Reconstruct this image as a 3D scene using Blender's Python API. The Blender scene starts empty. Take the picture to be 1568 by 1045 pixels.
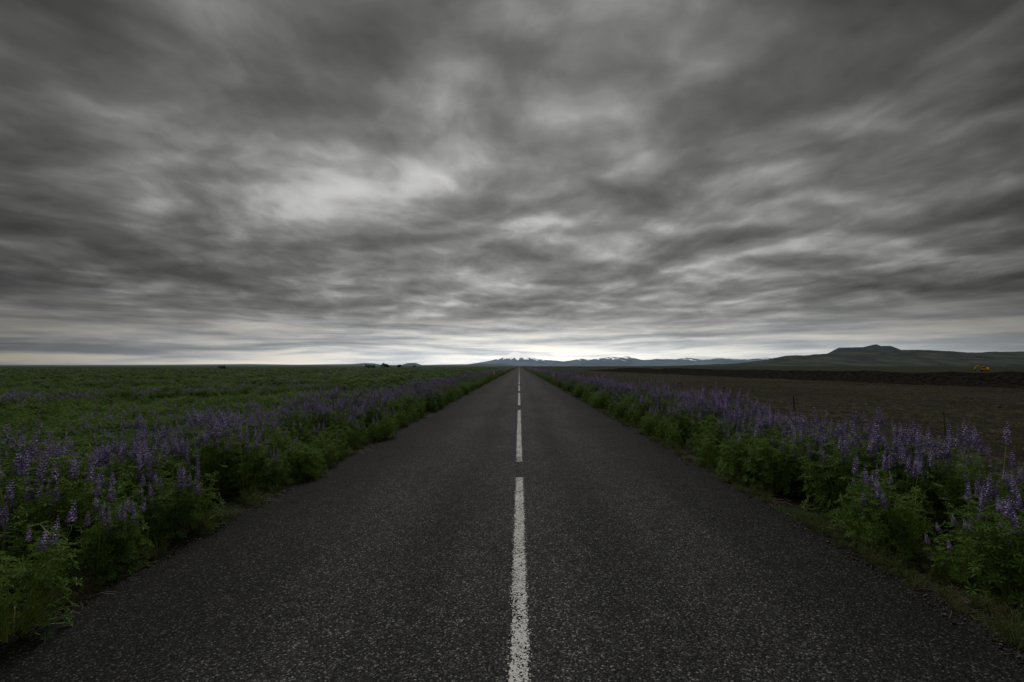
import bpy, math, random
import numpy as np
from mathutils import Vector, Euler, noise as mn
random.seed(7); rng=random.Random(11)
scene=bpy.context.scene
F=697.0; H=1.65
# ---------------------------------------------------------------- camera
cam_d=bpy.data.cameras.new("camera"); cam=bpy.data.objects.new("camera",cam_d)
scene.collection.objects.link(cam); scene.camera=cam
cam_d.lens=16; cam_d.sensor_width=36; cam_d.clip_start=0.05; cam_d.clip_end=150000
cam.location=(0,0,H)
rot=Euler((math.radians(90+3.16),0,math.radians(0.9)),'XYZ'); cam.rotation_euler=rot
R=rot.to_matrix()
def pdir(px,py):
    return (R@Vector(((px-784)/F,-(py-522.5)/F,-1))).normalized()
def at(px,py,D):
    d=pdir(px,py); return (D*d.x/d.y, D, H+D*d.z/d.y)
scene.view_settings.view_transform='Standard'
scene.view_settings.look='None'; scene.view_settings.exposure=0
# ---------------------------------------------------------------- node helper
class G:
    def __init__(s,nt): s.nt=nt; s.n=nt.nodes; s.l=nt.links
    def node(s,t,**k):
        n=s.n.new(t)
        for a,b in k.items(): setattr(n,a,b)
        return n
    def put(s,sock,v):
        if v is None: return
        if isinstance(v,bpy.types.NodeSocket): s.l.new(v,sock)
        else:
            if isinstance(v,(tuple,list)) and len(v)==3 and sock.type=='RGBA': v=(*v,1)
            sock.default_value=v
    def m(s,op,a,b=None,c=None,clamp=False):
        n=s.node('ShaderNodeMath',operation=op,use_clamp=clamp)
        s.put(n.inputs[0],a); s.put(n.inputs[1],b); s.put(n.inputs[2],c); return n.outputs[0]
    def v(s,op,a,b=None,scale=None):
        n=s.node('ShaderNodeVectorMath',operation=op)
        s.put(n.inputs[0],a); s.put(n.inputs[1],b)
        if scale is not None: s.put(n.inputs['Scale'],scale)
        return n.outputs['Value'] if op in('LENGTH','DOT_PRODUCT','DISTANCE') else n.outputs[0]
    def sep(s,a):
        n=s.node('ShaderNodeSeparateXYZ'); s.put(n.inputs[0],a); return n.outputs
    def comb(s,x,y,z):
        n=s.node('ShaderNodeCombineXYZ'); s.put(n.inputs[0],x); s.put(n.inputs[1],y); s.put(n.inputs[2],z); return n.outputs[0]
    def noise(s,vec,scale,detail=4,rough=.5,out=0,dist=0):
        n=s.node('ShaderNodeTexNoise'); s.put(n.inputs['Vector'],vec)
        n.inputs['Scale'].default_value=scale; n.inputs['Detail'].default_value=detail
        n.inputs['Roughness'].default_value=rough; n.inputs['Distortion'].default_value=dist
        return n.outputs[out]
    def voro(s,vec,scale,feature='F1',out='Distance'):
        n=s.node('ShaderNodeTexVoronoi',feature=feature); s.put(n.inputs['Vector'],vec)
        n.inputs['Scale'].default_value=scale; return n.outputs[out]
    def mr(s,x,a,b,c=0.,d=1.,smooth=True):
        n=s.node('ShaderNodeMapRange'); n.interpolation_type='SMOOTHSTEP' if smooth else 'LINEAR'
        s.put(n.inputs[0],x)
        for i,val in enumerate((a,b,c,d)): s.put(n.inputs[i+1],val)
        return n.outputs[0]
    def mix(s,f,a,b,bt='MIX'):
        n=s.node('ShaderNodeMix',data_type='RGBA',blend_type=bt)
        s.put(n.inputs[0],f); s.put(n.inputs[6],a); s.put(n.inputs[7],b); return n.outputs[2]
    def ramp(s,x,pts):
        n=s.node('ShaderNodeValToRGB'); s.put(n.inputs[0],x)
        e=n.color_ramp.elements
        while len(e)<len(pts): e.new(.5)
        for i,(p,c) in enumerate(pts):
            e[i].position=p; e[i].color=(c,c,c,1) if not isinstance(c,tuple) else (*c,1)
        return n.outputs[0]
    def bump(s,h,st,dist):
        n=s.node('ShaderNodeBump'); s.put(n.inputs['Height'],h)
        n.inputs['Strength'].default_value=st; n.inputs['Distance'].default_value=dist; return n.outputs[0]
def newmat(name):
    m=bpy.data.materials.new(name); m.use_nodes=True
    g=G(m.node_tree); b=g.n['Principled BSDF']; b.inputs['Roughness'].default_value=.85
    b.inputs['Specular IOR Level'].default_value=.2
    return m,g,b
# ---------------------------------------------------------------- world
SUN_EL=52; SUN_AZ=-14
w=bpy.data.worlds.new("World"); scene.world=w; w.use_nodes=True
g=G(w.node_tree); g.n.clear()
D=g.v('NORMALIZE',g.node('ShaderNodeTexCoord').outputs['Generated'])
x,y,z=g.sep(D)
zp=g.m('MAXIMUM',z,0.0); zz=g.m('ADD',zp,0.12)
u=g.m('DIVIDE',x,zz); vv=g.m('DIVIDE',y,zz)
P=g.comb(u,vv,0.0)
wn=g.v('SUBTRACT',g.noise(P,1.2,3,.5,1),(.5,.5,.5))
P2=g.v('ADD',P,g.v('SCALE',wn,scale=.42))
P2=g.v('ADD',P2,(31.2,17.9,0))
nA=g.noise(P2,.8,2,.5)
AS=(1.0,.86,1)
nB=g.noise(g.v('MULTIPLY',P2,AS),1.8,9,.49)
nB2=g.noise(g.v('MULTIPLY',g.v('ADD',P2,(0.02,.13,0)),AS),1.8,6,.49)
rel=g.m('SUBTRACT',nB,nB2)
h=g.m('ADD',g.m('MULTIPLY',nA,.32),g.m('MULTIPLY',nB,.68))
h=g.m('ADD',h,g.m('MULTIPLY',rel,.70))
spots=[(650,285,.11,.08),(590,300,.12,.06),(450,240,.13,.08),(330,225,.10,.05),(675,122,.06,.12),(905,178,.10,.07),(1165,255,.07,.12),(480,330,.11,.10),
 (280,325,.12,.08),(1090,112,.06,.10),(840,355,.12,.06),(970,250,.08,.08),(780,480,.3,.04),(20,250,.08,.06),(1330,350,.11,.05),(1050,430,.11,.05),
 (430,425,.10,-.11),(575,170,.09,-.07),(800,225,.07,-.06),(130,300,.09,-.05),(180,430,.2,-.06),(1230,170,.16,-.03),
 (700,400,.07,-.05),(1350,480,.16,-.06),(1060,180,.1,-.05)]
for (px,py,r,a) in spots:
    c=pdir(px,py)
    d=g.v('MULTIPLY',g.v('SUBTRACT',D,tuple(c)),(1,1,1.9))
    q=g.m('DIVIDE',g.v('DOT_PRODUCT',d,d),-(r*r))
    h=g.m('MULTIPLY_ADD',g.m('EXPONENT',q),a,h)
br=g.mr(h,.25,.95,smooth=False)
lum=g.ramp(br,[(0,.080),(.23,.130),(.40,.195),(.54,.285),(.66,.40),(.80,.50),(1,.58)])
az=g.m('ARCTAN2',x,y)
hw=g.noise(g.comb(g.m('MULTIPLY',az,3.0),g.m('MULTIPLY',zp,14.0),9.0),1.0,3,.5)
zq=g.m('MULTIPLY_ADD',hw,.022,zp)
SP=g.comb(g.m('MULTIPLY',az,1.4),g.m('MULTIPLY',zq,32.0),0.0)
st=g.noise(SP,1.0,4,.5)
SPb=g.comb(g.m('MULTIPLY',az,5.0),g.m('MULTIPLY',zq,60.0),4.0)
st2=g.noise(SPb,1.0,6,.58)
sm=g.m('ADD',g.m('MULTIPLY',st,.55),g.m('MULTIPLY',st2,.45))
sl=g.mr(sm,.38,.62)
cen=g.m('EXPONENT',g.m('DIVIDE',g.m('MULTIPLY',g.m('SUBTRACT',az,.05),g.m('SUBTRACT',az,.05)),-.20))
rgt=g.m('EXPONENT',g.m('DIVIDE',g.m('MULTIPLY',g.m('SUBTRACT',az,.74),g.m('SUBTRACT',az,.74)),-.05))
hl=g.m('MULTIPLY_ADD',sl,g.m('MULTIPLY_ADD',cen,.28,.38),.16)
glow=g.m('EXPONENT',g.m('DIVIDE',zp,-.055))
hl=g.m('MULTIPLY_ADD',glow,g.m('ADD',g.m('MULTIPLY_ADD',cen,.34,.14),g.m('MULTIPLY',rgt,.38)),hl)
hmask=g.mr(g.m('MULTIPLY_ADD',st,.10,z),.07,.19,1.0,0.0)
lum2=g.m('ADD',g.m('MULTIPLY',lum,g.m('SUBTRACT',1.0,hmask)),g.m('MULTIPLY',hl,hmask))
C=pdir(790,440)
dt=g.v('DOT_PRODUCT',D,tuple(C))
vign_fill=g.ramp(dt,[(0,.85),(.45,.55),(.58,.28),(.68,.50),(.82,.86),(.92,1.08),(1,1.15)])  # vignette painted into the sky; unseen sky brightened as added fill light
lum3=g.m('MULTIPLY',lum2,vign_fill)
warm=g.m('MULTIPLY',hmask,sl)
tint=g.mix(warm,(1.005,1.0,.99),(1.07,1.0,.86))
tint=g.mix(g.m('MULTIPLY',hmask,g.m('SUBTRACT',1.0,sl)),tint,(.95,1.0,1.04))
ccol=g.v('SCALE',tint,scale=lum3)
sky=g.node('ShaderNodeTexSky',sky_type='NISHITA'); sky.sun_disc=False
sky.sun_elevation=math.radians(SUN_EL); sky.sun_rotation=math.radians(SUN_AZ)
b1=g.node('ShaderNodeBackground'); b1.inputs[1].default_value=1.0; g.put(b1.inputs[0],ccol)
b2=g.node('ShaderNodeBackground'); b2.inputs[1].default_value=.06; g.put(b2.inputs[0],sky.outputs[0])
ms=g.node('ShaderNodeMixShader')
g.put(ms.inputs[0],g.m('MULTIPLY',g.m('MULTIPLY',g.mr(st2,.5,.68),hmask),.15))
g.l.new(b1.outputs[0],ms.inputs[1]); g.l.new(b2.outputs[0],ms.inputs[2])
ow=g.node('ShaderNodeOutputWorld'); g.l.new(ms.outputs[0],ow.inputs[0])
sd=bpy.data.lights.new("sun",'SUN'); sd.energy=1.5; sd.angle=math.radians(25); sd.color=(1,.97,.92)
so=bpy.data.objects.new("sun",sd); scene.collection.objects.link(so)
e,a=math.radians(SUN_EL),math.radians(SUN_AZ)
sv=Vector((math.sin(a)*math.cos(e),math.cos(a)*math.cos(e),math.sin(e)))
so.rotation_euler=sv.to_track_quat('Z','Y').to_euler(); so.location=(0,0,50)
# ---------------------------------------------------------------- mesh helper
def mesh_obj(name,verts,faces,mats,mi=None,smooth=False,link=True):
    me=bpy.data.meshes.new(name); me.from_pydata([tuple(v) for v in verts],[],faces)
    for m in mats: me.materials.append(m)
    if mi is not None: me.polygons.foreach_set('material_index',mi)
    if smooth: me.polygons.foreach_set('use_smooth',[True]*len(me.polygons))
    me.update(); o=bpy.data.objects.new(name,me)
    if link: scene.collection.objects.link(o)
    return o
def ss(t): t=max(0,min(1,t)); return t*t*(3-2*t)
XL,XR=-3.13,2.96
def gz(x,y):
    if XL<=x<=XR:
        k=min(x-XL,XR-x); return -.012-.03*ss(k/.4)
    if x<XL:
        s=XL-x; z=-.012-.07*ss(s/1.0)-.42*ss((s-.8)/4.2)
        n=mn.noise(Vector((x*.35,y*.35,1)))*.10+mn.noise(Vector((x*1.7,y*1.7,5)))*.03
    else:
        s=x-XR; z=-.012-.06*ss(s/1.0)-.5*ss((s-1)/4)-.6*ss((s-8)/50)
        n=mn.noise(Vector((x*.3,y*.3,9)))*.16+mn.noise(Vector((x*1.3,y*1.3,3)))*.05
    r=math.hypot(x,y)
    return z+n*ss((s-.3)/2.5)*(1/(1+r/200))
# ---------------------------------------------------------------- ground
xs=[i*.16 for i in range(-56,57)]
v=9.0
ext=[]
while v<60000: ext.append(v); v*=1.085
xs=sorted([-q for q in ext]+xs+ext)
ys=[i*.2 for i in range(-15,130)]
v=26.0; ext=[]
while v<60000: ext.append(v); v*=1.075
v=3.5; ext2=[]
while v<60000: ext2.append(-v); v*=1.3
ys=sorted(ys+ext+ext2)
V=[(xx,yy,gz(xx,yy)) for yy in ys for xx in xs]
nx=len(xs); Fc=[(j*nx+i,j*nx+i+1,(j+1)*nx+i+1,(j+1)*nx+i) for j in range(len(ys)-1) for i in range(nx-1)]
mat,g,b=newmat("ground_soil_and_grass")
pos=g.node('ShaderNodeNewGeometry').outputs['Position']; X,Y,Z=g.sep(pos)
nbig=g.noise(pos,.06,5,.6); nmid=g.noise(pos,.9,6,.6); nfin=g.noise(pos,12,5,.65); nclod=g.noise(pos,2.6,5,.65)
green=g.mix(g.mr(nmid,.35,.65),(.013,.022,.007),(.038,.068,.017))
green=g.mix(g.m('MULTIPLY',g.mr(nbig,.5,.66),.30),green,(.045,.050,.045))
brown=g.mix(g.mr(nfin,.35,.65),(.013,.0105,.0075),(.042,.034,.024))
brown=g.mix(g.mr(nclod,.52,.66),brown,(.090,.080,.054))
brown=g.mix(g.m('MULTIPLY',g.mr(nmid,.52,.66),.5),brown,(.044,.044,.020))
brown=g.mix(g.m('MULTIPLY',g.mr(nbig,.42,.60),.65),brown,(.020,.015,.011))
farg=g.mix(g.mr(nbig,.4,.6),(.034,.038,.022),(.020,.022,.014))
dist=g.v('LENGTH',pos)
brown=g.mix(g.mr(dist,180,420),brown,farg)
green=g.mix(g.mr(dist,60,500),green,(.034,.058,.024))
col=g.mix(g.mr(X,-1,1),green,brown)
verge=g.m('MULTIPLY',g.mr(X,-4.3,-3.5),g.mr(X,3.5,4.2,1.,0.))
stones=g.voro(pos,38,out='Color')
vc=g.mix(g.sep(stones)[0],(.012,.0105,.009),(.050,.045,.038))
vc=g.mix(g.mr(nmid,.45,.57),vc,(.026,.038,.012))
col=g.mix(verge,col,vc)
g.put(b.inputs['Base Color'],col); b.inputs['Roughness'].default_value=.95; b.inputs['Specular IOR Level'].default_value=.05
hh=g.m('ADD',nfin,g.m('MULTIPLY',g.voro(pos,38),.6))
hh=g.m('MULTIPLY_ADD',nclod,3.0,hh)
g.put(b.inputs['Normal'],g.bump(hh,.9,.04))
mesh_obj("ground",V,Fc,[mat],smooth=True)
# ---------------------------------------------------------------- road
mat,g,b=newmat("asphalt_chipseal")
pos=g.node('ShaderNodeNewGeometry').outputs['Position']; X,Y,Z=g.sep(pos)
wp=g.v('ADD',pos,g.v('SCALE',g.noise(pos,30,2,.5,1),scale=.012))
cellc=g.sep(g.voro(wp,90,out='Color')); celld=g.voro(wp,90)
cell2=g.sep(g.voro(wp,40,out='Color')); cell2d=g.voro(wp,40)
base=g.ramp(cellc[0],[(0,.013),(.5,.027),(.76,.044),(.92,.080),(1,.16)])
base=g.mix(1.0,base,g.mr(celld,.25,.62,1.0,.35),'MULTIPLY')
big=g.m('MULTIPLY',g.m('GREATER_THAN',cell2[1],.94),g.mr(cell2d,.12,.32,1.,0.))
base=g.mix(g.m('MULTIPLY',big,.6),base,(.20,.185,.165))
pn=g.noise(g.v('MULTIPLY',pos,(1,.22,1)),1.3,5,.6)
pn2=g.noise(pos,6,4,.6); pn3=g.noise(pos,.5,4,.55)
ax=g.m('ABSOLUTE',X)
tr=g.ramp(g.m('DIVIDE',ax,3.2),[(0,1.0),(.10,.98),(.22,.70),(.40,.90),(.52,.78),(.66,.52),(.80,.37),(1,.24)])  # wheel-track tones, with vignette darkening painted towards the road edges
f=g.m('MULTIPLY',g.m('MULTIPLY_ADD',pn,1.0,.50),g.m('MULTIPLY_ADD',pn2,.9,.55))
f=g.m('MULTIPLY',f,g.m('MULTIPLY_ADD',pn3,.8,.6))
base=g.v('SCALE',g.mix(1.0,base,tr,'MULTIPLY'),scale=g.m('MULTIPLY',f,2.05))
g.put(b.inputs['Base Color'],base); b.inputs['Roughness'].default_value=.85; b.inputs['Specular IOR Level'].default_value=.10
hgt=g.m('ADD',g.m('MULTIPLY',celld,-1.0),g.m('MULTIPLY',big,.8))
g.put(b.inputs['Normal'],g.bump(hgt,.85,.008))
ys2=[-6+i*.06 for i in range(0,620)]
v=ys2[-1]+.08; st_=.08
while v<9000: ys2.append(v); st_*=1.045; v+=st_
V=[];Fc=[]
for yy in ys2:
    k=1/(1+max(0,yy)/60)
    l=XL+(mn.noise(Vector((yy*1.1,3,0)))*.11+mn.noise(Vector((yy*6,8,0)))*.05+mn.noise(Vector((yy*18,2,0)))*.02)*k
    r=XR+(mn.noise(Vector((yy*1.2,33,0)))*.11+mn.noise(Vector((yy*6,48,0)))*.05+mn.noise(Vector((yy*18,12,0)))*.02)*k
    V+=[(l-.03,yy,-.06),(l,yy,-.004),(l+.25,yy,0),(0,yy,0.0),(r-.25,yy,0),(r,yy,-.004),(r+.03,yy,-.06)]
for j in range(len(ys2)-1):
    for i in range(6): Fc.append((j*7+i,j*7+i+1,(j+1)*7+i+1,(j+1)*7+i))
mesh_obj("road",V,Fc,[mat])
mat,g,b=newmat("worn_white_road_paint")
pos=g.node('ShaderNodeNewGeometry').outputs['Position']; X,Y,Z=g.sep(pos)
wp=g.v('ADD',pos,g.v('SCALE',g.noise(pos,30,2,.5,1),scale=.012))
cellc=g.sep(g.voro(wp,90,out='Color')); celld=g.voro(wp,90)
wn1=g.noise(g.v('MULTIPLY',pos,(1,.3,1)),9,5,.65)
keep=g.m('ADD',g.m('MULTIPLY',cellc[0],.55),g.m('MULTIPLY',wn1,.9))
edge=g.mr(g.m('ABSOLUTE',X),.036,.070,0.,.5)
keep=g.m('SUBTRACT',keep,g.m('ADD',edge,g.mr(celld,.30,.60,0,.30)))
worn=g.m('MULTIPLY',g.mr(Y,7.9,8.0,0.,1.,False),g.mr(Y,8.35,8.45,1.,0.,False))
keep=g.m('SUBTRACT',keep,g.m('MULTIPLY',worn,.16))
mask=g.mr(keep,.37,.45)
pc=g.mix(g.noise(pos,60,4,.6),(.42,.41,.385),(.72,.71,.68))
g.put(b.inputs['Base Color'],pc); b.inputs['Roughness'].default_value=.7
g.put(b.inputs['Normal'],g.bump(g.m('MULTIPLY',celld,-1.0),.8,.006))
tr_=g.node('ShaderNodeBsdfTransparent'); mx=g.node('ShaderNodeMixShader')
g.put(mx.inputs[0],mask); g.l.new(tr_.outputs[0],mx.inputs[1]); g.l.new(b.outputs[0],mx.inputs[2])
g.l.new(mx.outputs[0],g.n['Material Output'].inputs[0])
V=[];Fc=[]
segs=[(-3.0,6.85),(7.95,17.2)]
s0=19.4
while s0<1500: segs.append((s0,s0+8.8)); s0+=11.0
for (a0,a1) in segs:
    i=len(V); V+=[(-.072,a0,.004),(.072,a0,.004),(.072,a1,.004),(-.072,a1,.004)]; Fc.append((i,i+1,i+2,i+3))
mesh_obj("road_centre_line",V,Fc,[mat])
# ---------------------------------------------------------------- plants
def leafmat(name,c1,c2,trans=.25):
    m,g,b=newmat(name)
    oi=g.node('ShaderNodeObjectInfo').outputs['Random']
    ps=g.node('ShaderNodeNewGeometry').outputs['Position']
    n=g.noise(ps,1.2,3,.6); n2=g.noise(ps,25,2,.5)
    f=g.m('ADD',g.m('MULTIPLY',oi,.4),g.m('ADD',g.m('MULTIPLY',n,.5),g.m('MULTIPLY_ADD',n2,.4,-.2)),clamp=True)
    c=g.mix(f,c1,c2); g.put(b.inputs['Base Color'],c); b.inputs['Roughness'].default_value=.6
    t=g.node('ShaderNodeBsdfTranslucent'); g.put(t.inputs[0],c)
    mx=g.node('ShaderNodeMixShader'); mx.inputs[0].default_value=trans
    g.l.new(b.outputs[0],mx.inputs[1]); g.l.new(t.outputs[0],mx.inputs[2]); g.l.new(mx.outputs[0],g.n['Material Output'].inputs[0])
    return m
m_leaf=leafmat("lupine_leaf",(.043,.090,.015),(.145,.245,.040),.42)
m_stem=leafmat("lupine_stem",(.11,.16,.02),(.25,.31,.07),.1)
m_flow=leafmat("lupine_petals",(.105,.070,.185),(.25,.18,.39),.25)
m_flow2=leafmat("lupine_petals_pale",(.34,.28,.48),(.64,.56,.77),.25)
m_dry=leafmat("dry_grass",(.08,.068,.033),(.19,.16,.09),.2)
m_grass=leafmat("green_grass",(.035,.070,.014),(.09,.13,.03),.3)
class MB:
    def __init__(s): s.v=[];s.f=[];s.m=[]
    def tri(s,pts,mi):
        i=len(s.v); s.v+=[tuple(p) for p in pts]; s.f.append(tuple(range(i,i+len(pts)))); s.m.append(mi)
    def strip(s,pts,w0,w1,mi,r):
        a=r.uniform(0,6.28); sd=Vector((math.cos(a),math.sin(a),0)); n=len(pts)
        i=len(s.v)
        for k,p in enumerate(pts):
            ww=(w0+(w1-w0)*k/(n-1))*.5; s.v+=[tuple(p-sd*ww),tuple(p+sd*ww)]
        for k in range(n-1):
            s.f.append((i+2*k,i+2*k+1,i+2*k+3,i+2*k+2)); s.m.append(mi)
def leaf(mb,p,nrm,size,r,mi=0):
    q=nrm.to_track_quat('Z','Y').to_matrix(); n=r.choice((7,8,9)); a0=r.uniform(0,6.28)
    for k in range(n):
        a=a0+k*6.283/n; L=size*r.uniform(.8,1.1); wd=L*.14
        up=r.uniform(.05,.45)
        def W(rr,side,zz): return p+q@Vector((math.cos(a)*rr-math.sin(a)*side,math.sin(a)*rr+math.cos(a)*side,zz))
        A=W(.002,0,0); T=W(L,0,up*L*.7); Lf=W(L*.62,wd,up*L*.62+wd*.5); Rt=W(L*.62,-wd,up*L*.62+wd*.5); M=W(L*.6,0,up*L*.5)
        i=len(mb.v); mb.v+=[tuple(A),tuple(Lf),tuple(T),tuple(Rt),tuple(M)]
        mb.f+=[(i,i+4,i+2,i+1),(i,i+3,i+2,i+4)]; mb.m+=[mi,mi]
def lupine(name,seed,nfl,nlv,hgt,rad=.17):
    r=random.Random(seed); mb=MB()
    for k in range(8):
        a=r.uniform(0,6.28); ln=r.uniform(.1,.55); hh=hgt*r.uniform(.60,1.02)
        b0=Vector((math.cos(a)*rad*.3,math.sin(a)*rad*.3,0)); d=Vector((math.cos(a),math.sin(a),0))
        pts=[b0,b0+d*ln*hh*.25+Vector((0,0,hh*.5)),b0+d*ln*hh*.7+Vector((0,0,hh))]
        mb.strip(pts,.011,.006,1,r)
        for j in range(5):
            p=pts[1].lerp(pts[2],j/4); aa=r.uniform(0,6.28); dd=Vector((math.cos(aa),math.sin(aa),.7)).normalized(); e_=p+dd*r.uniform(.04,.10)
            mb.strip([p,e_],.004,.003,1,r); leaf(mb,e_,(dd*.5+Vector((0,0,1))).normalized(),r.uniform(.035,.055),r)
    for k in range(nfl):
        a=r.uniform(0,6.28); rr=rad*.5*math.sqrt(r.random()); lean=r.uniform(.05,.50)*rad/.17
        b0=Vector((math.cos(a)*rr,math.sin(a)*rr,0)); hh=hgt*r.uniform(.76,1.12)
        top=b0+Vector((math.cos(a)*lean*hh*.6,math.sin(a)*lean*hh*.6,hh))
        mid=b0.lerp(top,.5)+Vector((math.cos(a),math.sin(a),0))*lean*.08
        rl=r.uniform(.11,.23)
        mb.strip([b0,mid,top],.009,.006,1,r)
        ax=(top-mid).normalized(); ax=(ax+Vector((0,0,.6))).normalized(); s0=top-ax*rl*.2
        nw=int(rl/.0165)
        q=ax.to_track_quat('Z','Y').to_matrix()
        for j in range(nw):
            t=j/(nw-1); rad2=.024*(1-t**1.6)+.004; c=s0+ax*(rl*t)
            nf=7 if t<.7 else 5
            for kk in range(nf):
                an=kk*6.283/nf+j*.45+r.uniform(-.2,.2); sz=(.013*(1-t*.6))*r.uniform(.8,1.25)
                o=q@Vector((math.cos(an),math.sin(an),0)); sd=q@Vector((-math.sin(an),math.cos(an),0))
                p0=c+o*.003; p1=c+o*rad2+ax*sz*.9; p2=c+o*rad2*.8-ax*sz*.25
                l=c+o*rad2*.75+sd*sz*.62; rt=c+o*rad2*.75-sd*sz*.62
                mi=3 if r.random()<(.12+.4*t) else 2
                i=len(mb.v); mb.v+=[tuple(p0),tuple(p1),tuple(p2),tuple(l),tuple(rt)]
                mb.f+=[(i,i+3,i+1),(i,i+1,i+4),(i+3,i+2,i+1),(i+2,i+4,i+1)]; mb.m+=[mi]*4
        for j in range(5):
            t=r.uniform(.4,.88); p=b0.lerp(top,t); aa=r.uniform(0,6.28)
            d=Vector((math.cos(aa),math.sin(aa),.5)).normalized(); e_=p+d*r.uniform(.05,.11)
            mb.strip([p,e_],.003,.003,1,r)
            leaf(mb,e_,(d*.5+Vector((0,0,1))).normalized(),r.uniform(.04,.058),r)
    for k in range(nlv):
        a=r.uniform(0,6.28); el=math.asin(r.uniform(.10,1.0)); 
        sh=r.uniform(.66,1.10)
        e_=Vector((math.cos(a)*math.cos(el)*rad*1.6*sh,math.sin(a)*math.cos(el)*rad*1.6*sh,math.sin(el)*hgt*.88*sh))
        b0=Vector((math.cos(a)*rad*.25,math.sin(a)*rad*.25,e_.z*.25)); mid=b0.lerp(e_,.55)+Vector((0,0,.03))
        mb.strip([b0,mid,e_],.009,.004,1,r)
        nr=Vector((math.cos(a)*math.cos(el),math.sin(a)*math.cos(el),.5+r.uniform(-.4,.6))).normalized()
        leaf(mb,e_,nr,r.uniform(.038,.064),r)
    return mesh_obj(name,mb.v,mb.f,[m_leaf,m_stem,m_flow,m_flow2],mb.m,link=False)
def grass(name,seed,n,hgt,rad,mi):
    r=random.Random(seed); mb=MB()
    for k in range(n):
        a=r.uniform(0,6.28); rr=rad*math.sqrt(r.random())*.5; L=hgt*r.uniform(.5,1.1); b_=r.uniform(.2,1.0)
        d=Vector((math.cos(a),math.sin(a),0)); p=d*rr
        pts=[p,p+d*L*.15*b_+Vector((0,0,L*.5)),p+d*L*.45*b_+Vector((0,0,L*.82)),p+d*L*.85*b_+Vector((0,0,L*(1-.35*b_)))]
        mb.strip(pts,.005,.001,(mi if r.random()<.8 else 1-mi),r)
    return mesh_obj(name,mb.v,mb.f,[m_dry,m_grass],mb.m,link=False)
def coll(name,objs):
    c=bpy.data.collections.new(name)
    for o in objs: c.objects.link(o)
    return c
NV=[("a",0,70,.60),("b",1,66,.62),("c",3,60,.66),("d",6,56,.70),("e",10,50,.72),("f",5,58,.66)]
lup=[lupine("lupine_variant_%s"%n,i+1,f_,l_,h_) for i,(n,f_,l_,h_) in enumerate(NV)]
CL=coll("lupine_variants",lup)
def straw(name,seed):
    r=random.Random(seed); mb=MB()
    for k in range(6):
        a=r.uniform(-.9,.9); L=r.uniform(.08,.24); d=Vector((math.cos(a),math.sin(a),0)); p=Vector((r.uniform(-.1,.1),r.uniform(-.1,.1),.012))
        s=Vector((-d.y,d.x,0))
        pts=[p,p+d*L*.5+s*L*r.uniform(-.08,.08)+Vector((0,0,r.uniform(0,.03))),p+d*L]
        i=len(mb.v)
        for q in pts: mb.v+=[tuple(q-s*.002),tuple(q+s*.002+Vector((0,0,.002)))]
        mb.f+=[(i,i+1,i+3,i+2),(i+2,i+3,i+5,i+4)]; mb.m+=[0,0]
    return mesh_obj(name,mb.v,mb.f,[m_dry,m_grass],mb.m,link=False)
CG=coll("grass_variants",[grass("grass_variant_a",1,70,.22,.16,1),grass("grass_variant_b",2,60,.20,.18,0),grass("grass_variant_c",3,90,.30,.16,1),grass("grass_variant_d",4,40,.12,.22,0),straw("grass_variant_e",5)])
def scatter(name,items,c,kids=None):
    me=bpy.data.meshes.new(name); me.from_pydata([i[0] for i in items],[],[])
    A=me.attributes.new("rot",'FLOAT_VECTOR','POINT'); A.data.foreach_set('vector',[q for i in items for q in i[1]])
    A=me.attributes.new("scl",'FLOAT_VECTOR','POINT'); A.data.foreach_set('vector',[q for i in items for q in i[2]])
    A=me.attributes.new("idx",'INT','POINT'); A.data.foreach_set('value',[i[3] for i in items])
    o=bpy.data.objects.new(name,me); scene.collection.objects.link(o)
    ng=bpy.data.node_groups.new(name+"_scatter",'GeometryNodeTree')
    ng.interface.new_socket("Geometry",in_out='INPUT',socket_type='NodeSocketGeometry')
    ng.interface.new_socket("Geometry",in_out='OUTPUT',socket_type='NodeSocketGeometry')
    N=ng.nodes; L=ng.links
    gi=N.new('NodeGroupInput'); go=N.new('NodeGroupOutput'); ip=N.new('GeometryNodeInstanceOnPoints')
    ci=N.new('GeometryNodeCollectionInfo'); ci.inputs['Collection'].default_value=c
    ci.inputs['Separate Children'].default_value=True; ci.inputs['Reset Children'].default_value=True
    ip.inputs['Pick Instance'].default_value=True
    def at_(nm,dt):
        n=N.new('GeometryNodeInputNamedAttribute'); n.data_type=dt; n.inputs['Name'].default_value=nm
        return [s for s in n.outputs if s.name=='Attribute' and s.enabled][0]
    e2r=N.new('FunctionNodeEulerToRotation')
    L.new(gi.outputs[0],ip.inputs['Points']); L.new(ci.outputs[0],ip.inputs['Instance'])
    L.new(at_("idx",'INT'),ip.inputs['Instance Index'])
    L.new(at_("rot",'FLOAT_VECTOR'),e2r.inputs[0]); L.new(e2r.outputs[0],ip.inputs['Rotation'])
    L.new(at_("scl",'FLOAT_VECTOR'),ip.inputs['Scale']); L.new(ip.outputs[0],go.inputs[0])
    md=o.modifiers.new("scatter",'NODES'); md.node_group=ng
    for k in (kids or []): k.parent=o
    return o
U=rng.uniform
def lit(x,y,fl,sc=1.0,wide=1.0):
    k=fl+U(-.28,.28)
    idx=0 if k<.22 else 1 if k<.40 else 2 if k<.56 else 5 if k<.72 else 3 if k<.90 else 4
    s=sc*U(.76,1.18)
    return ((x,y,gz(x,y)-.01),(U(-.12,.12),U(-.12,.12),U(0,6.28)),(s*wide,s*wide,s),idx)
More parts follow.
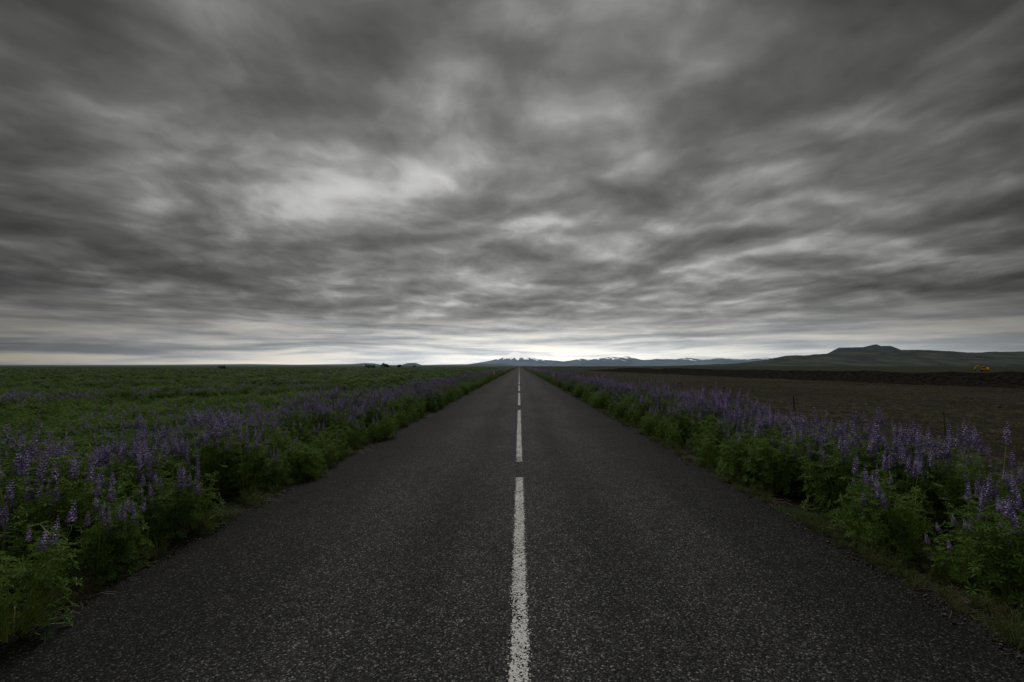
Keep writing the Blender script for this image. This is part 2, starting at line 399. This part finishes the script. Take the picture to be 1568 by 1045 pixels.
def band(side,w0,w1,dens,sc):
    it=[]; y=.2
    while y<520:
        k=1 if y<35 else (35/y)**1.1
        n_per=dens*k*(w1-w0); y+=rng.expovariate(n_per)
        t=rng.random(); edge=(XL-w0-t*(w1-w0)) if side<0 else (XR+w0+t*(w1-w0))
        x=edge+mn.noise(Vector((y*.5,side*7,0)))*.26
        gap=mn.noise(Vector((x*.55,y*.45,side*3)))
        if gap<-.38 and t<.5: continue
        fl=(.64 if side<0 else .80)+mn.noise(Vector((x*.5,y*.3,4+side)))*.8
        if side<0 and y<4.8: fl-=.18
        if t<.24: fl-=.32
        s=sc*(.76 if t<.10 else .90 if t<.22 else 1.0)*(1+mn.noise(Vector((y*.8,x,2)))*.36)
        if side>0 and y<4.0: s*=.86
        if side<0 and y<5.5: s*=1.08
        it.append(lit(x,y,fl,s,1.1+max(0,y-35)/90))
    return it
L1=band(-1,.0,2.9,10,1.04)
scatter("lupine_plants",L1,CL,lup)
R1=band(1,.22,2.5,10,1.04)
for k in range(420):
    y=U(2,60); x=XR+2.3+abs(rng.gauss(0,1.8))
    if mn.noise(Vector((x*.3,y*.2,8)))>-.08: R1.append(lit(x,y,.55,.78))
scatter("lupine_plants",R1,CL)
it=[]
for k in range(26000):
    r=math.exp(U(math.log(4),math.log(700)))
    th=U(-1.08,.02); x=r*math.sin(th); y=r*math.cos(th)
    if x>XL-2.3: continue
    n=mn.noise(Vector((x*.12,y*.12,1)))+.5*mn.noise(Vector((x*.5,y*.5,2)))
    if n<-.16 and rng.random()<.88: continue
    if rng.random()>.62: continue
    fl=.34+mn.noise(Vector((x*.10,y*.07,6)))*.85-.18*ss(r/90)
    it.append(lit(x,y,fl,.78+.36*n,1.1+min(2.2,r/60)))
scatter("lupine_field",it,CL)
it=[]
for k in range(2400):
    side=rng.choice((-1,1)); y=math.exp(U(math.log(1.2),math.log(80))); 
    o=abs(rng.gauss(.0,.22))-.02
    x=(XL-o) if side<0 else (XR+o*1.4)
    if mn.noise(Vector((x,y*1.2,11)))<-.15: continue
    s=U(.3,.7); ix=rng.choice((0,0,0,1,2,3,4))
    if ix==4: s=U(.6,1.1); z=max(gz(x,y),-.02); r_=(0,0,U(0,6.28))
    else: z=gz(x,y)-.005; r_=(U(-.3,.3),U(-.3,.3),U(0,6.28))
    it.append(((x,y,z),r_,(s,s,s*U(.6,1)),ix))
scatter("grass_tufts",it,CG)
it=[]
for k in range(13000):
    r=math.exp(U(math.log(6),math.log(260))); th=U(.05,1.0); x=r*math.sin(th); y=r*math.cos(th)
    if x<XR+1.8: continue
    if mn.noise(Vector((x*.35,y*.25,21)))<.02: continue
    s=U(.4,1.1)*(1+min(2,r/80))
    it.append(((x,y,gz(x,y)-.005),(U(-.2,.2),U(-.2,.2),U(0,6.28)),(s*1.3,s*1.3,s*.45),rng.choice((1,3,3,0))))
scatter("grass_tufts",it,CG)
m_st,g,b=newmat("basalt_gravel")
oi=g.node('ShaderNodeObjectInfo').outputs['Random']
g.put(b.inputs['Base Color'],g.mix(oi,(.015,.014,.013),(.10,.092,.083)))
import bmesh
def rock(name,seed,mat,sub=2):
    bm=bmesh.new(); bmesh.ops.create_icosphere(bm,subdivisions=sub,radius=1)
    for v in bm.verts:
        n=mn.noise(v.co*1.3+Vector((seed*7,0,0)))*.45+mn.noise(v.co*3+Vector((seed*3,5,0)))*.15
        v.co*=1+n; v.co.z*=.6
    me=bpy.data.meshes.new(name); bm.to_mesh(me); bm.free(); me.materials.append(mat)
    return bpy.data.objects.new(name,me)
CR=coll("stone_variants",[rock("stone_variant_%s"%c,i,m_st) for i,c in enumerate("abc")])
it=[]
for k in range(5200):
    side=rng.choice((-1,1)); y=math.exp(U(math.log(1.0),math.log(40))); o=abs(rng.gauss(0,.28))-.12
    x=(XL-o) if side<0 else (XR+o*1.5)
    s=U(.004,.011)*(1.6 if rng.random()<.08 else 1)
    zz=gz(x,y) if o>0.02 else .001
    it.append(((x,y,zz+s*.2),(U(0,6),U(0,6),U(0,6)),(s,s,s),rng.randrange(3)))
for k in range(4500):
    r=math.exp(U(math.log(6),math.log(150))); th=U(.1,1.0); x=r*math.sin(th); y=r*math.cos(th)
    if x<XR+2: continue
    s=U(.015,.05)*(1+r/70)
    it.append(((x,y,gz(x,y)),(U(-.3,.3),U(-.3,.3),U(0,6)),(s,s,s*.8),rng.randrange(3)))
scatter("gravel",it,CR)
# ---------------------------------------------------------------- lava ridge
m_lv,g,b=newmat("dark_lava_rock")
pos=g.node('ShaderNodeNewGeometry').outputs['Position']
n=g.noise(pos,1.5,8,.7)
c=g.mix(g.mr(n,.4,.65),(.006,.005,.0045),(.028,.023,.018))
g.put(b.inputs['Base Color'],c); g.put(b.inputs['Normal'],g.bump(n,1.0,.4)); b.inputs['Roughness'].default_value=1; b.inputs['Specular IOR Level'].default_value=.02
V=[];Fc=[]; ny=460; nn=36
for j in range(ny):
    t=j/(ny-1); y=18+(290-18)*t**1.5; xc=71-26*((y-60)/180 if y>60 else (y-60)/90)
    taper=ss(t/.04)*ss((1-t)/.22)
    for i in range(nn):
        q=i/(nn-1); x=xc-9+q*28
        pr=ss(q/.32)*(1-.45*ss((q-.35)/.65)) if q<.999 else 0
        hh=(1.65+.5*mn.noise(Vector((x*.06,y*.05,3)))+.35*mn.noise(Vector((x*.3,y*.25,7))))*pr*taper
        hh+=mn.noise(Vector((x*.9,y*.9,2)))*.18*pr
        zz=-1.12+max(-.3,hh) if 0<i<nn-1 else -1.7
        V.append((x,y,zz))
for j in range(ny-1):
    for i in range(nn-1): Fc.append((j*nn+i,j*nn+i+1,(j+1)*nn+i+1,(j+1)*nn+i))
mesh_obj("lava_ridge",V,Fc,[m_lv])
# ---------------------------------------------------------------- mountains
def interp(pts,x):
    if x<=pts[0][0]: return pts[0][1]
    for (a,b_),(c,d) in zip(pts,pts[1:]):
        if x<=c: return b_+(d-b_)*(x-a)/(c-a)
    return pts[-1][1]
def mountain(name,sil,D,depth,mat,rough=.12,nx=400,nd=36,seed=0,jag=0.0):
    V=[];Fc=[]; p0,p1=sil[0][0],sil[-1][0]
    for i in range(nx):
        px=p0+(p1-p0)*i/(nx-1); py=interp(sil,px)+jag*mn.fractal(Vector((px*.045,seed,0)),1.0,2.0,4)
        X0,_,Z0=at(px,py,D); Hh=max(0,Z0+2)
        for j in range(nd):
            t=-1+2*j/(nd-1); yy=D+t*depth
            a_=abs(t); pr=max(0,1-a_**1.15) 
            xx=X0
            k=300*D/10000
            n=mn.fractal(Vector((xx/k*.35+seed,yy/k*.18,seed)),1.0,2.0,5)
            rid=1-abs(mn.noise(Vector((xx/k*.9+seed,yy/k*.25,4))))*2
            hh=Hh*pr*(1+rough*n*(.35+1.6*a_))-Hh*.35*rough*4*(1-rid)*.5*min(1,a_*3)*pr
            V.append((xx,yy,-6+hh+ (0 if pr>0 else -20)))
    for i in range(nx-1):
        for j in range(nd-1): Fc.append((i*nd+j,(i+1)*nd+j,(i+1)*nd+j+1,i*nd+j+1))
    return mesh_obj(name,V,Fc,[mat],smooth=True)
def mtmat(name,c1,c2,scale,snow=None,snowcol=(.95,.96,.98),self_glow=0.0):  # hazy materials have distance airlight painted into their bluish base colours
    m,g,b=newmat(name); ps=g.node('ShaderNodeNewGeometry').outputs['Position']
    n=g.noise(g.v('MULTIPLY',ps,(1,.5,2.5)),scale,7,.62); c=g.mix(g.mr(n,.35,.65),c1,c2)
    if snow:
        z=g.sep(ps)[2]
        n3=g.noise(g.v('MULTIPLY',ps,(2.0,.2,.9)),scale*2,4,.6)
        f=g.m('ADD',g.m('DIVIDE',g.m('SUBTRACT',z,snow[0]),snow[1]),g.m('MULTIPLY_ADD',n3,snow[2],-.5*snow[2]))
        c=g.mix(g.mr(f,.0,.30),c,snowcol)
    g.put(b.inputs['Base Color'],c); b.inputs['Roughness'].default_value=1; b.inputs['Specular IOR Level'].default_value=0
    if self_glow:
        g.put(b.inputs['Emission Color'],c); b.inputs['Emission Strength'].default_value=self_glow  # self-emission brightens the distant snow and rock, standing in for airlight
    return m
m_vol=mtmat("hazy_volcano_snow",(.085,.120,.155),(.12,.160,.195),.0010,(400,330,1.9),self_glow=.42)
m_rng=mtmat("hazy_snow_range",(.095,.130,.165),(.13,.170,.205),.0011,(420,300,3.2),self_glow=.28)
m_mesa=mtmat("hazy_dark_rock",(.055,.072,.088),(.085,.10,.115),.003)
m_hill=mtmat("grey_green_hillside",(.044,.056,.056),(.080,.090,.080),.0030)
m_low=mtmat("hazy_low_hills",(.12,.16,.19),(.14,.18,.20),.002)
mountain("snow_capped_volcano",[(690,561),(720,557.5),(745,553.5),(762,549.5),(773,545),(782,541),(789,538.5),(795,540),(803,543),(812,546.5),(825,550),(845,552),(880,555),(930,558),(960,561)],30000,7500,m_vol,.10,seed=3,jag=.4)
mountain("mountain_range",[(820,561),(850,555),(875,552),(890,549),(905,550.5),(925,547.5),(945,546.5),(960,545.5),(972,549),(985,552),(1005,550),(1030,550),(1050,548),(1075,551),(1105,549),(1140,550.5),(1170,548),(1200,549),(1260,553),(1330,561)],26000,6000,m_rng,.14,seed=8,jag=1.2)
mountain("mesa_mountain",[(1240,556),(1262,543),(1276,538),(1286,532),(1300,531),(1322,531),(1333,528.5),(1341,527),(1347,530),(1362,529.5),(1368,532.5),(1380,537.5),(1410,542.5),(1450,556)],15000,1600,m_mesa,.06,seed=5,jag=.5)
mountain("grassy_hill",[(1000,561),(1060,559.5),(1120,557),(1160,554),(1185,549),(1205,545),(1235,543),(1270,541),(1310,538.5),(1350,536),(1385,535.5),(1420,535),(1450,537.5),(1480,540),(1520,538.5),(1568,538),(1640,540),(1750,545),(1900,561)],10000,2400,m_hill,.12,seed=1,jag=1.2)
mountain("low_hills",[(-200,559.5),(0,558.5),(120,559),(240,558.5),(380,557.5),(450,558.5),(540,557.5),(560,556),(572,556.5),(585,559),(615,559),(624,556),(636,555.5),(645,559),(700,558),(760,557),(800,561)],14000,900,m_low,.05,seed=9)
# ---------------------------------------------------------------- trees on the left horizon
m_bark,g,b=newmat("bark"); g.put(b.inputs['Base Color'],(.06,.05,.04))
m_tl=leafmat("tree_leaves",(.020,.035,.014),(.045,.065,.022),.15)
def tree(px,D,hgt,wid,seed):
    r=random.Random(seed); mb=MB(); X0=at(px,560,D)[0]
    def limb(p,q,r0,r1):
        ax=(q-p).normalized(); Q=ax.to_track_quat('Z','Y').to_matrix(); i=len(mb.v)
        for (c,rr) in ((p,r0),(q,r1)):
            for k in range(6): mb.v.append(tuple(c+Q@Vector((math.cos(k*1.047)*rr,math.sin(k*1.047)*rr,0))))
        for k in range(6): mb.f.append((i+k,i+(k+1)%6,i+6+(k+1)%6,i+6+k)); mb.m.append(0)
    limb(Vector((0,0,-.2)),Vector((0,0,hgt*.45)),.05*hgt,.03*hgt)
    for k in range(9):
        a=k*.9+r.random(); tip=Vector((math.cos(a)*wid*.4*r.uniform(.5,1),math.sin(a)*wid*.4,hgt*r.uniform(.45,.85)))
        limb(Vector((0,0,hgt*r.uniform(.1,.4))),tip,.022*hgt,.008*hgt)
        cr=r.uniform(.16,.27)*wid
        for q in range(130):
            d=Vector((r.gauss(0,1),r.gauss(0,1),r.gauss(0,1))).normalized()*cr*r.uniform(.3,1.05)
            p=tip+d; s=.05*hgt; e1=Vector((r.gauss(0,1),r.gauss(0,1),r.gauss(0,1))).normalized(); e2=e1.orthogonal().normalized()
            mb.tri([p-e1*s,p-e2*s*.6,p+e1*s,p+e2*s*.6],1)
    o=mesh_obj("tree",mb.v,mb.f,[m_bark,m_tl],mb.m); o.location=(X0,D,-.6)
for i,(px,D,hh,wd) in enumerate([(563,420,3.8,5.2),(571,430,3.4,4.5),(588,410,4.8,5.5),(593,425,3.8,4.5),(611,440,4.0,4.4),(340,300,2.6,4.8),(634,700,3.2,7)]):
    tree(px,D,hh,wd,i+40)
# ---------------------------------------------------------------- small box helper with bevel
def box(bm,c,s,rotm=None,mi=0,bev=.0):
    r=bmesh.ops.create_cube(bm,size=1); vs=r['verts']
    for v in vs:
        p=Vector((v.co.x*s[0],v.co.y*s[1],v.co.z*s[2]))
        if rotm is not None: p=rotm@p
        v.co=p+Vector(c)
    fs={f for v in vs for f in v.link_faces}
    for f in fs: f.material_index=mi
    if bev>0:
        es={e for v in vs for e in v.link_edges}
        bmesh.ops.bevel(bm,geom=list(es),offset=bev,segments=1,affect='EDGES',material=mi)
def bmobj(name,bm,mats,loc=(0,0,0),rz=0):
    me=bpy.data.meshes.new(name); bm.to_mesh(me); bm.free()
    for m in mats: me.materials.append(m)
    o=bpy.data.objects.new(name,me); scene.collection.objects.link(o); o.location=loc; o.rotation_euler=(0,0,rz); return o
def plain(name,c,rough=.6):
    m,g,b=newmat(name); ps=g.node('ShaderNodeNewGeometry').outputs['Position']
    n=g.noise(ps,6,5,.6); g.put(b.inputs['Base Color'],g.mix(n,tuple(q*.65 for q in c),tuple(min(1,q*1.2) for q in c))); b.inputs['Roughness'].default_value=rough; return m
m_yel=plain("yellow_plastic",(.75,.42,.03)); m_wht=plain("white_reflector",(.75,.75,.72)); m_blk=plain("black_rubber",(.02,.02,.02)); m_gls=plain("cab_glass",(.03,.04,.05),.1)
m_wood=plain("weathered_wood",(.08,.068,.052)); m_wire=plain("galvanised_wire",(.08,.08,.08),.5)
for (x,y) in [(-3.42,62),(3.45,46),(-3.42,112),(3.45,96),(3.45,146),(-3.42,162)]:
    bm=bmesh.new(); box(bm,(0,0,.45),(.12,.045,1.0),mi=0,bev=.012); box(bm,(0,0,.965),(.085,.05,.05),Euler((.5,0,0)).to_matrix(),0,.008)
    box(bm,(0,-.024,.80),(.05,.008,.14),mi=1); box(bm,(0,.024,.80),(.05,.008,.14),mi=1)
    bmobj("marker_post",bm,[m_yel,m_wht],(x,y,gz(x,y)),U(-.1,.1))
bm=bmesh.new(); fy=[7.0+i*7.7 for i in range(28)]; tops=[]
for i,y in enumerate(fy):
    x=13.4+mn.noise(Vector((i*2.3,0,0)))*.25; z=gz(x,y); h_=.95+mn.noise(Vector((i*1.7,4,0)))*.2
    rm=Euler((mn.noise(Vector((i*3.1,1,0)))*.16,mn.noise(Vector((i*3.7,2,0)))*.16,i)).to_matrix()
    box(bm,(x,y,z+h_/2-.1),(.036,.034,h_),rm,0,.007); tops.append((x,y,z,h_))
for a_,b_ in zip(tops,tops[1:]):
    for k in (.25,.5,.75):
        p=Vector((a_[0],a_[1],a_[2]+a_[3]*k)); q=Vector((b_[0],b_[1],b_[2]+b_[3]*k))
        for s0,s1 in ((0,.5),(.5,1)):
            p1=p.lerp(q,s0)-Vector((0,0,.04 if s0 else 0)); q1=p.lerp(q,s1)-Vector((0,0,.04 if s1<1 else 0))
            d=q1-p1; box(bm,(p1+q1)/2,(.003,.003,d.length),d.to_track_quat('Z','Y').to_matrix(),1)
bmobj("wire_fence",bm,[m_wood,m_wire])
# excavator
bm=bmesh.new()
for s in(-1,1):
    box(bm,(0,s*.95,.40),(3.0,.45,.75),mi=1,bev=.25)
    for k in range(4): box(bm,(-1.0+k*.66,s*1.19,.4),(.35,.04,.35),mi=0,bev=.1)
box(bm,(0,0,.75),(1.2,1.5,.3),mi=1)
box(bm,(-.45,0,1.35),(2.4,2.2,.9),mi=0,bev=.12)
box(bm,(-1.35,0,1.5),(.6,2.0,1.1),mi=0,bev=.15)
box(bm,(.35,.6,2.05),(1.2,.9,1.3),mi=0,bev=.1); box(bm,(.38,.6,2.15),(1.22,.93,.8),mi=2,bev=.05)
rm=Euler((0,math.radians(-38),0)).to_matrix(); box(bm,(1.7,-.1,2.2),(2.6,.35,.45),rm,0,.05)
rm=Euler((0,math.radians(20),0)).to_matrix(); box(bm,(3.2,-.1,2.85),(1.3,.33,.4),rm,0,.05)
rm=Euler((0,math.radians(68),0)).to_matrix(); box(bm,(3.9,-.1,1.8),(2.1,.28,.32),rm,0,.05)
box(bm,(4.1,-.1,.75),(.7,.9,.65),Euler((0,.5,0)).to_matrix(),1,.12)
ex=bmobj("excavator",bm,[m_yel,m_blk,m_gls],(0,0,0),math.radians(160))
xx,_,_=at(1508,567,250); ex.location=(xx,250,-1.2)
print("done",len(L1),len(R1))
